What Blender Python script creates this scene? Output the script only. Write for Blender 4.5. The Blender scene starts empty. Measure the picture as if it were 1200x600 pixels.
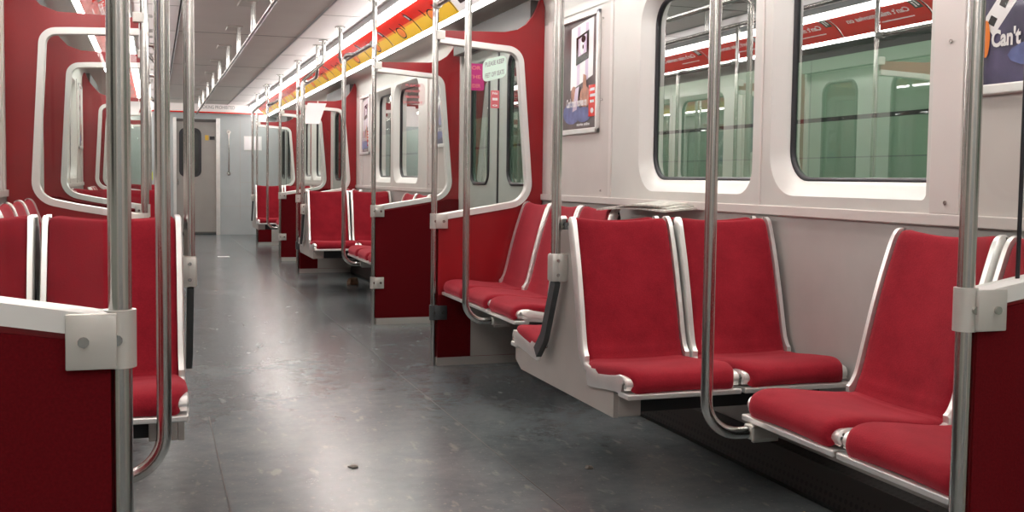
import bpy, bmesh, math, random
from mathutils import Vector, Matrix
random.seed(4)
C = bpy.context.scene.collection
PI = math.pi

# ------------------------------------------------------------------ materials
def new_mat(name):
    m = bpy.data.materials.new(name); m.use_nodes = True
    nt = m.node_tree; b = nt.nodes['Principled BSDF']
    return m, nt, b

def plain(name, col, rough=.5, metal=0, spec=.5, noise=0, nscale=30, bump=0, bscale=200, emit=None, estr=0):
    m, nt, b = new_mat(name)
    b.inputs['Base Color'].default_value = (*col, 1)
    b.inputs['Roughness'].default_value = rough
    b.inputs['Metallic'].default_value = metal
    b.inputs['Specular IOR Level'].default_value = spec
    tc = nt.nodes.new('ShaderNodeTexCoord')
    if noise:
        n = nt.nodes.new('ShaderNodeTexNoise'); n.inputs['Scale'].default_value = nscale
        n.inputs['Detail'].default_value = 5
        r = nt.nodes.new('ShaderNodeValToRGB')
        r.color_ramp.elements[0].position = .3; r.color_ramp.elements[1].position = .7
        r.color_ramp.elements[0].color = (*[c*(1-noise) for c in col], 1)
        r.color_ramp.elements[1].color = (*[min(1, c*(1+noise)) for c in col], 1)
        nt.links.new(tc.outputs['Object'], n.inputs['Vector'])
        nt.links.new(n.outputs['Fac'], r.inputs['Fac'])
        nt.links.new(r.outputs['Color'], b.inputs['Base Color'])
    if bump:
        n2 = nt.nodes.new('ShaderNodeTexNoise'); n2.inputs['Scale'].default_value = bscale
        bp = nt.nodes.new('ShaderNodeBump'); bp.inputs['Strength'].default_value = bump
        bp.inputs['Distance'].default_value = .002
        nt.links.new(tc.outputs['Object'], n2.inputs['Vector'])
        nt.links.new(n2.outputs['Fac'], bp.inputs['Height'])
        nt.links.new(bp.outputs['Normal'], b.inputs['Normal'])
    if emit:
        b.inputs['Emission Color'].default_value = (*emit, 1)
        b.inputs['Emission Strength'].default_value = estr
    return m

def brushed(name, col, rough, zs=(60, 60, 2)):
    m, nt, b = new_mat(name)
    b.inputs['Base Color'].default_value = (*col, 1); b.inputs['Metallic'].default_value = 1
    tc = nt.nodes.new('ShaderNodeTexCoord'); mp = nt.nodes.new('ShaderNodeMapping')
    mp.inputs['Scale'].default_value = zs
    n = nt.nodes.new('ShaderNodeTexNoise'); n.inputs['Scale'].default_value = 6
    mr = nt.nodes.new('ShaderNodeMapRange')
    mr.inputs['To Min'].default_value = rough*.75; mr.inputs['To Max'].default_value = rough*1.3
    nt.links.new(tc.outputs['Object'], mp.inputs['Vector']); nt.links.new(mp.outputs['Vector'], n.inputs['Vector'])
    nt.links.new(n.outputs['Fac'], mr.inputs['Value']); nt.links.new(mr.outputs['Result'], b.inputs['Roughness'])
    return m

def fabric(name, c0, c1):
    m, nt, b = new_mat(name)
    tc = nt.nodes.new('ShaderNodeTexCoord')
    n = nt.nodes.new('ShaderNodeTexNoise'); n.inputs['Scale'].default_value = 5; n.inputs['Detail'].default_value = 10
    n.inputs['Roughness'].default_value = .65
    f = nt.nodes.new('ShaderNodeTexNoise'); f.inputs['Scale'].default_value = 260; f.inputs['Detail'].default_value = 2
    mx = nt.nodes.new('ShaderNodeMath'); mx.operation = 'MULTIPLY_ADD'
    mx.inputs[1].default_value = .45
    r = nt.nodes.new('ShaderNodeValToRGB')
    r.color_ramp.elements[0].position = .48; r.color_ramp.elements[1].position = .98
    r.color_ramp.elements[0].color = (*c0, 1); r.color_ramp.elements[1].color = (*c1, 1)
    nt.links.new(tc.outputs['Object'], n.inputs['Vector']); nt.links.new(tc.outputs['Object'], f.inputs['Vector'])
    nt.links.new(f.outputs['Fac'], mx.inputs[0]); nt.links.new(n.outputs['Fac'], mx.inputs[2])
    nt.links.new(mx.outputs[0], r.inputs['Fac']); nt.links.new(r.outputs['Color'], b.inputs['Base Color'])
    b.inputs['Roughness'].default_value = .85; b.inputs['Specular IOR Level'].default_value = .15
    b.inputs['Sheen Weight'].default_value = .35; b.inputs['Sheen Roughness'].default_value = .45
    b.inputs['Sheen Tint'].default_value = (1, .25, .3, 1)
    bp = nt.nodes.new('ShaderNodeBump'); bp.inputs['Strength'].default_value = .25; bp.inputs['Distance'].default_value = .002
    nt.links.new(f.outputs['Fac'], bp.inputs['Height']); nt.links.new(bp.outputs['Normal'], b.inputs['Normal'])
    return m

def glass(name, tint, refl, rough=.0):
    m, nt, b = new_mat(name); nt.nodes.remove(b)
    out = nt.nodes['Material Output']
    t = nt.nodes.new('ShaderNodeBsdfTransparent'); t.inputs['Color'].default_value = (*tint, 1)
    g = nt.nodes.new('ShaderNodeBsdfGlossy'); g.inputs['Roughness'].default_value = rough
    g.inputs['Color'].default_value = (1, 1, 1, 1)
    lw = nt.nodes.new('ShaderNodeLayerWeight'); lw.inputs['Blend'].default_value = .5
    fr = nt.nodes.new('ShaderNodeMath'); fr.operation = 'POWER'; fr.inputs[1].default_value = 3
    nt.links.new(lw.outputs['Facing'], fr.inputs[0])
    ad = nt.nodes.new('ShaderNodeMath'); ad.operation = 'MULTIPLY_ADD'; ad.use_clamp = True
    ad.inputs[1].default_value = .8; ad.inputs[2].default_value = refl
    mx = nt.nodes.new('ShaderNodeMixShader')
    nt.links.new(fr.outputs[0], ad.inputs[0]); nt.links.new(ad.outputs[0], mx.inputs['Fac'])
    nt.links.new(t.outputs[0], mx.inputs[1]); nt.links.new(g.outputs[0], mx.inputs[2])
    nt.links.new(mx.outputs[0], out.inputs['Surface'])
    return m

def floor_mat():
    m, nt, b = new_mat('speckled_linoleum')
    tc = nt.nodes.new('ShaderNodeTexCoord')
    def noise(scale, detail=4, rough=.5, sc=None):
        n = nt.nodes.new('ShaderNodeTexNoise'); n.inputs['Scale'].default_value = scale
        n.inputs['Detail'].default_value = detail; n.inputs['Roughness'].default_value = rough
        if sc:
            mp = nt.nodes.new('ShaderNodeMapping'); mp.inputs['Scale'].default_value = sc
            mp.inputs['Rotation'].default_value = (0, 0, .35)
            nt.links.new(tc.outputs['Object'], mp.inputs['Vector']); nt.links.new(mp.outputs['Vector'], n.inputs['Vector'])
        else: nt.links.new(tc.outputs['Object'], n.inputs['Vector'])
        return n
    big = noise(1.6, 6, .6); mid = noise(14, 8, .7); fl = noise(16, 3, .55, (1, .38, 1)); fl2 = noise(55, 2, .5)
    r = nt.nodes.new('ShaderNodeValToRGB'); e = r.color_ramp.elements
    e[0].position = .24; e[0].color = (.080, .094, .100, 1); e[1].position = .56; e[1].color = (.192, .218, .224, 1)
    ma = nt.nodes.new('ShaderNodeMath'); ma.operation = 'MULTIPLY_ADD'; ma.inputs[1].default_value = .28
    mb = nt.nodes.new('ShaderNodeMath'); mb.operation = 'MULTIPLY'; mb.inputs[1].default_value = .5
    nt.links.new(big.outputs['Fac'], mb.inputs[0]); nt.links.new(mid.outputs['Fac'], ma.inputs[0]); nt.links.new(mb.outputs[0], ma.inputs[2])
    nt.links.new(ma.outputs[0], r.inputs['Fac'])
    # pale scuffs and flecks
    r2 = nt.nodes.new('ShaderNodeValToRGB'); e2 = r2.color_ramp.elements
    e2[0].position = .615; e2[0].color = (0, 0, 0, 1); e2[1].position = .70; e2[1].color = (1, 1, 1, 1)
    nt.links.new(fl.outputs['Fac'], r2.inputs['Fac'])
    r3 = nt.nodes.new('ShaderNodeValToRGB'); e3 = r3.color_ramp.elements
    e3[0].position = .64; e3[0].color = (0, 0, 0, 1); e3[1].position = .72; e3[1].color = (1, 1, 1, 1)
    nt.links.new(fl2.outputs['Fac'], r3.inputs['Fac'])
    mxx = nt.nodes.new('ShaderNodeMath'); mxx.operation = 'MAXIMUM'
    nt.links.new(r2.outputs['Color'], mxx.inputs[0]); nt.links.new(r3.outputs['Color'], mxx.inputs[1])
    sc = nt.nodes.new('ShaderNodeMath'); sc.operation = 'MULTIPLY'; sc.inputs[1].default_value = .42
    nt.links.new(mxx.outputs[0], sc.inputs[0])
    mix = nt.nodes.new('ShaderNodeMix'); mix.data_type = 'RGBA'
    mix.inputs['B'].default_value = (.33, .33, .30, 1)
    nt.links.new(sc.outputs[0], mix.inputs['Factor']); nt.links.new(r.outputs['Color'], mix.inputs['A'])
    nt.links.new(mix.outputs['Result'], b.inputs['Base Color'])
    mr = nt.nodes.new('ShaderNodeMapRange'); mr.inputs['To Min'].default_value = .14; mr.inputs['To Max'].default_value = .36
    nt.links.new(ma.outputs[0], mr.inputs['Value']); nt.links.new(mr.outputs['Result'], b.inputs['Roughness'])
    bp = nt.nodes.new('ShaderNodeBump'); bp.inputs['Strength'].default_value = .15; bp.inputs['Distance'].default_value = .004
    nt.links.new(mid.outputs['Fac'], bp.inputs['Height']); nt.links.new(bp.outputs['Normal'], b.inputs['Normal'])
    b.inputs['Specular IOR Level'].default_value = .55
    return m

def perforated():
    m, nt, b = new_mat('perforated_dark_steel')
    tc = nt.nodes.new('ShaderNodeTexCoord'); mp = nt.nodes.new('ShaderNodeMapping')
    mp.inputs['Scale'].default_value = (38, 38, 38)
    v = nt.nodes.new('ShaderNodeTexVoronoi'); v.inputs['Randomness'].default_value = 0; v.inputs['Scale'].default_value = 1
    r = nt.nodes.new('ShaderNodeValToRGB'); r.color_ramp.interpolation = 'CONSTANT'
    r.color_ramp.elements[0].color = (.004, .004, .004, 1); r.color_ramp.elements[1].position = .32
    r.color_ramp.elements[1].color = (.022, .02, .018, 1)
    nt.links.new(tc.outputs['Object'], mp.inputs['Vector']); nt.links.new(mp.outputs['Vector'], v.inputs['Vector'])
    nt.links.new(v.outputs['Distance'], r.inputs['Fac']); nt.links.new(r.outputs['Color'], b.inputs['Base Color'])
    b.inputs['Roughness'].default_value = .5; b.inputs['Metallic'].default_value = .3
    return m

def tiles():
    m, nt, b = new_mat('station_wall_tile')
    tc = nt.nodes.new('ShaderNodeTexCoord'); mp = nt.nodes.new('ShaderNodeMapping')
    mp.inputs['Rotation'].default_value = (0, PI/2, 0)
    br = nt.nodes.new('ShaderNodeTexBrick'); br.offset = 0
    br.inputs['Scale'].default_value = 1; br.inputs['Brick Width'].default_value = .6; br.inputs['Row Height'].default_value = .6
    br.inputs['Mortar Size'].default_value = .004
    br.inputs['Color1'].default_value = (.39, .52, .40, 1); br.inputs['Color2'].default_value = (.36, .49, .38, 1)
    br.inputs['Mortar'].default_value = (.25, .3, .27, 1)
    nt.links.new(tc.outputs['Object'], mp.inputs['Vector']); nt.links.new(mp.outputs['Vector'], br.inputs['Vector'])
    nt.links.new(br.outputs['Color'], b.inputs['Base Color']); b.inputs['Roughness'].default_value = .45
    return m

M = {}
M['fabric'] = fabric('red_velour', (.18, .0055, .0125), (.315, .0135, .0255))
M['fabric_back'] = fabric('red_velour_back', (.18, .0055, .0125), (.315, .0135, .0255))
M['red'] = plain('red_laminate', (.25, .007, .011), .28, noise=.12, nscale=4, spec=.5)
M['maroon'] = plain('maroon_carpet', (.095, .0026, .005), .9, noise=.16, nscale=240, spec=.1, bump=.3)
M['alu'] = plain('bright_aluminium', (.80, .80, .78), .34, metal=.75, noise=.05, nscale=10)
M['white_trim'] = plain('white_extrusion', (.74, .735, .71), .35, metal=.35)
M['steel'] = plain('satin_steel', (.54, .53, .505), .2, metal=1)
M['plate'] = plain('grey_painted_steel', (.43, .40, .37), .4, metal=.35, noise=.06, nscale=6)
M['plate_light'] = plain('satin_plate', (.55, .54, .50), .38, metal=.5)
M['dark_bar'] = plain('dark_grey_coated_steel', (.06, .066, .068), .45, metal=.3)
M['black'] = plain('black_underframe', (.012, .012, .013), .6)
M['rubber'] = plain('black_rubber', (.01, .01, .014), .35)
M['wall'] = plain('warm_grey_melamine', (.55, .51, .48), .42, noise=.03, nscale=5)
M['trim'] = plain('wall_trim_strip', (.62, .58, .55), .35, metal=.1)
M['lower_wall'] = plain('grey_lower_wall', (.40, .385, .365), .45, noise=.04, nscale=8)
M['bezel'] = plain('white_window_bezel', (.62, .615, .59), .33)
M['surround'] = plain('pale_window_surround', (.575, .57, .535), .38, noise=.03, nscale=5)
M['cabwall'] = plain('blue_grey_cab_panel', (.42, .46, .465), .45, noise=.03, nscale=5)
M['enddoor'] = plain('grey_end_door', (.30, .285, .265), .42, noise=.03, nscale=6)
M['ceil'] = plain('grey_ceiling_panel', (.56, .525, .495), .5, noise=.03, nscale=3)
M['ceil_white'] = plain('white_ceiling_panel', (.90, .85, .84), .35)
M['seam'] = plain('dark_seam', (.08, .075, .07), .6)
M['lip'] = plain('grey_lip', (.34, .34, .35), .35, metal=.4)
M['floor'] = floor_mat()
M['perf'] = perforated()
M['win'] = glass('window_glass', (.66, .78, .70), .31)
M['screen'] = glass('screen_glass', (.90, .93, .91), .02)
M['doorglass'] = glass('door_glass', (.28, .36, .31), .10)
M['door'] = plain('grey_green_door', (.36, .40, .36), .4, noise=.03, nscale=5)
M['tile'] = tiles()
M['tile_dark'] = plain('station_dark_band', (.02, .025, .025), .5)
M['concrete'] = plain('tunnel_concrete', (.10, .10, .10), .8, noise=.2, nscale=3)
M['lamp'] = plain('fluorescent_diffuser', (.9, .9, .9), .5, emit=(1, .965, .93), estr=13)
M['lamp2'] = plain('fluorescent_lower_diffuser', (.9, .9, .9), .5, emit=(1, .97, .94), estr=23)
M['tube'] = plain('added_station_tube', (.9, .9, .9), .5, emit=(.94, 1, .92), estr=65)  # glow of the added, unseen light outside the car
# printing inks
ink = lambda n, c, r=.2: plain('print_'+n, c, r)
M['p_red'] = ink('red', (.62, .018, .008)); M['p_orange'] = ink('orange', (.80, .22, .03)); M['p_yellow'] = ink('yellow', (.80, .50, .03))
M['p_white'] = ink('white', (.82, .80, .80)); M['p_black'] = ink('black', (.012, .013, .012)); M['p_dark'] = plain('print_dark', (.075, .05, .05), .3, noise=.6, nscale=7)
M['p_purple'] = plain('print_purple', (.055, .045, .10), .3, noise=.6, nscale=9)
M['p_blue'] = plain('print_blue', (.10, .12, .30), .3, noise=.3, nscale=20); M['p_skin'] = plain('print_skin', (.42, .19, .12), .3, noise=.35, nscale=25)
M['p_lilac'] = ink('lilac', (.62, .52, .66)); M['p_grey'] = ink('grey', (.25, .25, .26)); M['p_green'] = ink('green', (.03, .08, .05))
M['sticker'] = ink('pale_green', (.62, .80, .70)); M['magenta'] = ink('magenta', (.42, .03, .17)); M['lime'] = ink('lime', (.65, .75, .03))
M['pinkred'] = ink('pink_red', (.62, .16, .18))
M['paper'] = plain('white_paper', (.85, .84, .85), .6); M['news'] = plain('newsprint', (.50, .49, .45), .8, noise=.25, nscale=60)
M['leaf'] = plain('dry_leaf', (.16, .14, .12), .8); M['brown'] = plain('brown_bag_paper', (.16, .09, .045), .85, noise=.3, nscale=40)
M['wrap'] = plain('yellow_wrapper', (.65, .40, .04), .4)
M['clear_pink'] = glass('pink_film', (.98, .90, .90), .0)

# ------------------------------------------------------------------ mesh helpers
def link(name, bm, mats, parent=None, smooth=False, loc=None, angle=None):
    me = bpy.data.meshes.new(name)
    bmesh.ops.recalc_face_normals(bm, faces=bm.faces)
    bm.to_mesh(me); bm.free()
    if not isinstance(mats, (list, tuple)): mats = [mats]
    for m in mats: me.materials.append(m if not isinstance(m, str) else M[m])
    if smooth:
        for p in me.polygons: p.use_smooth = True
        if angle: me.set_sharp_from_angle(angle=math.radians(angle))
    return inst(name, me, parent, loc)
def inst(name, me, parent=None, loc=None):
    o = bpy.data.objects.new(name, me); C.objects.link(o)
    if parent is not None: o.parent = parent
    if loc is not None: o.location = loc
    return o
def thing(name, label, cat, loc=(0, 0, 0), rz=0, group=None):
    o = bpy.data.objects.new(name, None); C.objects.link(o)
    o.empty_display_size = .1
    o.location = loc; o.rotation_euler = (0, 0, rz); o['label'] = label; o['category'] = cat
    if group: o['group'] = group
    return o
def tag(o, label, cat, group=None):
    o['label'] = label; o['category'] = cat
    if group: o['group'] = group
    return o
def struct(name, bm, mats, parent=None, smooth=False, angle=None):
    o = link(name, bm, mats, parent, smooth, angle=angle)
    if parent is None: o['kind'] = 'structure'
    return o
def box(bm, x0, x1, y0, y1, z0, z1, mi=0, bevel=0):
    x0, x1 = sorted((x0, x1)); y0, y1 = sorted((y0, y1)); z0, z1 = sorted((z0, z1))
    v = [bm.verts.new(p) for p in ((x0,y0,z0),(x1,y0,z0),(x1,y1,z0),(x0,y1,z0),(x0,y0,z1),(x1,y0,z1),(x1,y1,z1),(x0,y1,z1))]
    fs = [bm.faces.new([v[i] for i in f]) for f in ((0,3,2,1),(4,5,6,7),(0,1,5,4),(1,2,6,5),(2,3,7,6),(3,0,4,7))]
    for f in fs: f.material_index = mi
    if bevel:
        es = list({e for f in fs for e in f.edges})
        bmesh.ops.bevel(bm, geom=es, offset=bevel, segments=2, affect='EDGES', profile=.5, clamp_overlap=True)
    return v
def prism(bm, pts, off, mi=0):
    off = Vector(off); a = [bm.verts.new(p) for p in pts]; b = [bm.verts.new(Vector(p)+off) for p in pts]
    n = len(pts)
    fs = [bm.faces.new(a[::-1]), bm.faces.new(b)]
    for i in range(n): fs.append(bm.faces.new((a[i], a[(i+1) % n], b[(i+1) % n], b[i])))
    for f in fs: f.material_index = mi
    return fs
def fillet(pts, r, n=6):
    pts = [Vector(p) for p in pts]; out = [pts[0]]
    for i in range(1, len(pts)-1):
        rr = r[i] if isinstance(r, (list, tuple)) else r
        a, b, c = pts[i-1], pts[i], pts[i+1]
        u, w = (a-b).normalized(), (c-b).normalized()
        ang = u.angle(w)
        if rr <= 0 or ang > PI-.01: out.append(b); continue
        d = min(rr/math.tan(ang/2), (a-b).length*.49, (c-b).length*.49); rad = d*math.tan(ang/2)
        cen = b + (u+w).normalized()*(rad/math.sin(ang/2))
        s, e = b+u*d-cen, b+w*d-cen
        tot = s.angle(e)
        for k in range(n+1):
            t = k/n
            out.append(cen + (s*math.sin((1-t)*tot)+e*math.sin(t*tot))/math.sin(tot))
    out.append(pts[-1]); return out
def tube(bm, pts, r, seg=14, mi=0, closed=False):
    pts = [Vector(p) for p in pts]; rings = []; n = len(pts)
    t0 = (pts[1]-pts[0]).normalized()
    up = Vector((0, 0, 1)) if abs(t0.z) < .9 else Vector((1, 0, 0))
    nrm = (up - t0*up.dot(t0)).normalized()
    for i, p in enumerate(pts):
        if closed: t = (pts[(i+1) % n]-pts[i-1]).normalized()
        else: t = (pts[min(i+1, n-1)]-pts[max(i-1, 0)]).normalized()
        nrm = (nrm - t*nrm.dot(t)).normalized(); bn = t.cross(nrm)
        rr = r[i] if isinstance(r, (list, tuple)) else r
        rings.append([bm.verts.new(p+(nrm*math.cos(2*PI*k/seg)+bn*math.sin(2*PI*k/seg))*rr) for k in range(seg)])
    m = n if closed else n-1
    for i in range(m):
        a, b = rings[i], rings[(i+1) % n]
        for k in range(seg):
            f = bm.faces.new((a[k], a[(k+1) % seg], b[(k+1) % seg], b[k])); f.material_index = mi
    if not closed:
        for q in (rings[0][::-1], rings[-1]):
            f = bm.faces.new(q); f.material_index = mi
def disc(bm, cen, axis, r, h, seg=16, mi=0):
    a = Vector(axis).normalized(); tube(bm, [Vector(cen), Vector(cen)+a*h], r, seg, mi)
def rrect(y0, y1, z0, z1, r, n=8):
    out = []
    rl, rh = r if isinstance(r, tuple) else (r, r)          # radius at the low / high end of the first axis
    for cy, cz, a0, r in ((y1-rh, z1-rh, 0, rh), (y0+rl, z1-rl, PI/2, rl), (y0+rl, z0+rl, PI, rl), (y1-rh, z0+rh, 1.5*PI, rh)):
        for k in range(n+1):
            a = a0 + PI/2*k/n; out.append((cy+r*math.cos(a), cz+r*math.sin(a)))
    return out
_tc = {}
def text_mesh(s, size, bold=0):
    key = (s, size, bold)
    if key not in _tc:
        cu = bpy.data.curves.new('lettering', 'FONT'); cu.body = s; cu.size = size; cu.align_x = 'LEFT'; cu.align_y = 'CENTER'
        cu.offset = bold; cu.resolution_u = 3
        o = bpy.data.objects.new('lettering', cu); C.objects.link(o)
        bpy.context.view_layer.update()
        me = o.evaluated_get(bpy.context.evaluated_depsgraph_get()).to_mesh()
        _tc[key] = ([tuple(v.co) for v in me.vertices], [tuple(p.vertices) for p in me.polygons])
        o.to_mesh_clear(); bpy.data.objects.remove(o); bpy.data.curves.remove(cu)
    return _tc[key]
def text(bm, s, size, fn, mi, bold=0, width=None):
    """fn maps text (x, y) to a 3-D point; width squeezes the line to that length"""
    vs, fs = text_mesh(s, size, bold)
    if not vs: return
    x0, x1 = min(v[0] for v in vs), max(v[0] for v in vs); k = (width/(x1-x0)) if width else 1
    V = [bm.verts.new(fn((v[0]-x0)*k, v[1])) for v in vs]
    for f in fs:
        try: bm.faces.new([V[i] for i in f]).material_index = mi
        except ValueError: pass
def catmull(P, n=5):
    P = [Vector(p) for p in P]; out = []
    for i in range(len(P)-1):
        p0 = P[max(i-1, 0)]; p1 = P[i]; p2 = P[i+1]; p3 = P[min(i+2, len(P)-1)]
        for k in range(n):
            t = k/n
            out.append(.5*((2*p1)+(p2-p0)*t+(2*p0-5*p1+4*p2-p3)*t*t+(3*p1-p0-3*p2+p3)*t**3))
    out.append(P[-1]); return out

# ------------------------------------------------------------------ plan of the car
HW = 1.40                     # half width between walls
WX = .762                     # windscreen posts
JX = .696                     # curved poles at the bench ends
BX = .578                     # poles between back to back seats
Y1, Y2, Y3, Y4, Y5, Y6, YE = 1.62, 5.68, 7.39, 11.57, 13.26, 16.35, 19.37
YB = -2.4                     # rear end of what is built
CEIL = 2.30
WORD = {1: 'nearest', 2: 'middle', 3: 'farthest'}
SIDE = {1: 'right', -1: 'left'}

# ------------------------------------------------------------------ floor, ceiling, walls
bm = bmesh.new(); box(bm, -1.55, 1.55, YB, YE+.1, -.08, 0); floor = struct('floor', bm, 'floor')
bm = bmesh.new()
box(bm, -.497, -.492, 1.0, 4.7, .0002, .0012)
box(bm, .52, .523, 1.0, YE, .0002, .0010)
link('floor_seam', bm, M['seam'], floor)

bm = bmesh.new()
box(bm, -.505, .505, YB, YE, CEIL, CEIL+.03)
ceil = struct('ceiling', bm, 'ceil')
bm = bmesh.new()
for k in range(9): box(bm, -.505, .505, 2.0+2.85*k-.004-.9, 2.0+2.85*k+.004-.9, CEIL-.002, CEIL+.002)
link('ceiling_seam', bm, M['seam'], ceil)
for s in (1, -1):
    bm = bmesh.new()
    box(bm, s*.505, s*.528, YB, YE, CEIL+.012, CEIL+.03)
    link('ceiling_groove', bm, M['black'], ceil)
    bm = bmesh.new()
    prism(bm, [(s*.505, YB, CEIL-.004), (s*.513, YB, CEIL-.008), (s*.515, YB, CEIL+.012), (s*.505, YB, CEIL+.012)], (0, YE-YB, 0))
    link('ceiling_edge', bm, M['lip'], ceil)
    bm = bmesh.new()
    P = [(s*.528, CEIL+.002), (s*.70, CEIL+.004), (s*.878, CEIL+.006), (s*.878, CEIL+.02), (s*.70, CEIL+.02), (s*.528, CEIL+.03)]
    prism(bm, [(x, YB, z) for x, z in P], (0, YE-YB, 0)); link('ceiling_side_panel', bm, M['ceil_white'], ceil)
    bm = bmesh.new()
    for k in range(14): 
        y = 1.1+1.43*k
        prism(bm, [(s*.53, y, CEIL+.0005), (s*.70, y, CEIL+.0025), (s*.876, y, CEIL+.0045), (s*.876, y, CEIL+.012), (s*.53, y, CEIL+.012)], (0, .006, 0))
    link('ceiling_side_seam', bm, M['seam'], ceil)
    bm = bmesh.new()
    P = [(s*.872, 2.304), (s*.874, 2.268), (s*.882, 2.262), (s*.886, 2.266), (s*.886, 2.304)]
    prism(bm, [(x, YB, z) for x, z in P], (0, YE-YB, 0)); link('ceiling_lip', bm, M['lip'], ceil)
    # upper and lower diffusers along the cove
    bm = bmesh.new()
    P = [(s*.884, 2.262), (s*.890, 2.236), (s*.904, 2.222), (s*.924, 2.220), (s*.942, 2.230), (s*.952, 2.246), (s*.952, 2.266)]
    prism(bm, [(x, YB+.05, z) for x, z in P], (0, YE-YB-.1, 0))
    tag(link('light_strip', bm, M['lamp']), 'upper long white light strip above the %s-hand advert cards' % SIDE[s], 'light')
    bm = bmesh.new()
    P = [(s*1.146, 2.112), (s*1.152, 2.098), (s*1.170, 2.091), (s*1.178, 2.10), (s*1.178, 2.118), (s*1.152, 2.118)]
    prism(bm, [(x, YB+.05, z) for x, z in P], (0, YE-YB-.1, 0))
    tag(link('light_strip', bm, M['lamp2']), 'lower long white light strip below the %s-hand advert cards' % SIDE[s], 'light')

# side walls: piecewise along Y with doors and windows cut out
def wall_profile_above(s, z0):            # cove from the wall top up to the lower light
    return [(s*HW, z0), (s*HW, 2.03), (s*1.388, 2.075), (s*1.355, 2.105), (s*1.30, 2.115), (s*1.225, 2.108), (s*1.18, 2.094), (s*1.18, 2.15), (s*1.44, 2.15), (s*1.44, z0)]
BAYS = [(Y1, Y2, False, 1), (Y3, Y4, True, 2), (Y5, 17.32, False, 3)]
DOORS = [(-.09, Y1), (Y2, Y3), (Y4, Y5), (17.32, 18.98)]
WIN = [(3.425, 4.40), (2.488, 3.307)]     # openings in the first bay (near, far)
MOD = (2.45, 4.71); MID = 3.366; ZB, ZT = .972, 1.93
OP_Z = (1.005, 1.90)
def mir(b, y):                            # first-bay coordinate to bay b
    y0, y1, flip, n = b
    if n == 1: return y
    if n == 2: return 13.07-y
    return y+11.64
def cell(bm, X, y0, y1, z0, z1, hole, th):
    """flat wall cell with a hole given as loop of (y, z)"""
    cy, cz = (min(p[0] for p in hole)+max(p[0] for p in hole))/2, (min(p[1] for p in hole)+max(p[1] for p in hole))/2
    outer = []
    for (y, z) in hole:
        dy, dz = y-cy, z-cz
        ty = ((y1 if dy > 0 else y0)-cy)/dy if abs(dy) > 1e-9 else 1e9
        tz = ((z1 if dz > 0 else z0)-cz)/dz if abs(dz) > 1e-9 else 1e9
        t = min(ty, tz); outer.append((cy+dy*t, cz+dz*t))
    # snap nearest outer points to the corners
    for c in ((y0, z0), (y0, z1), (y1, z0), (y1, z1)):
        i = min(range(len(outer)), key=lambda k: (outer[k][0]-c[0])**2+(outer[k][1]-c[1])**2); outer[i] = c
    A = [bm.verts.new((X, *p)) for p in outer]; B = [bm.verts.new((X, *p)) for p in hole]
    n = len(A)
    for i in range(n): bm.faces.new((A[i], A[(i+1) % n], B[(i+1) % n], B[i]))

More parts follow.
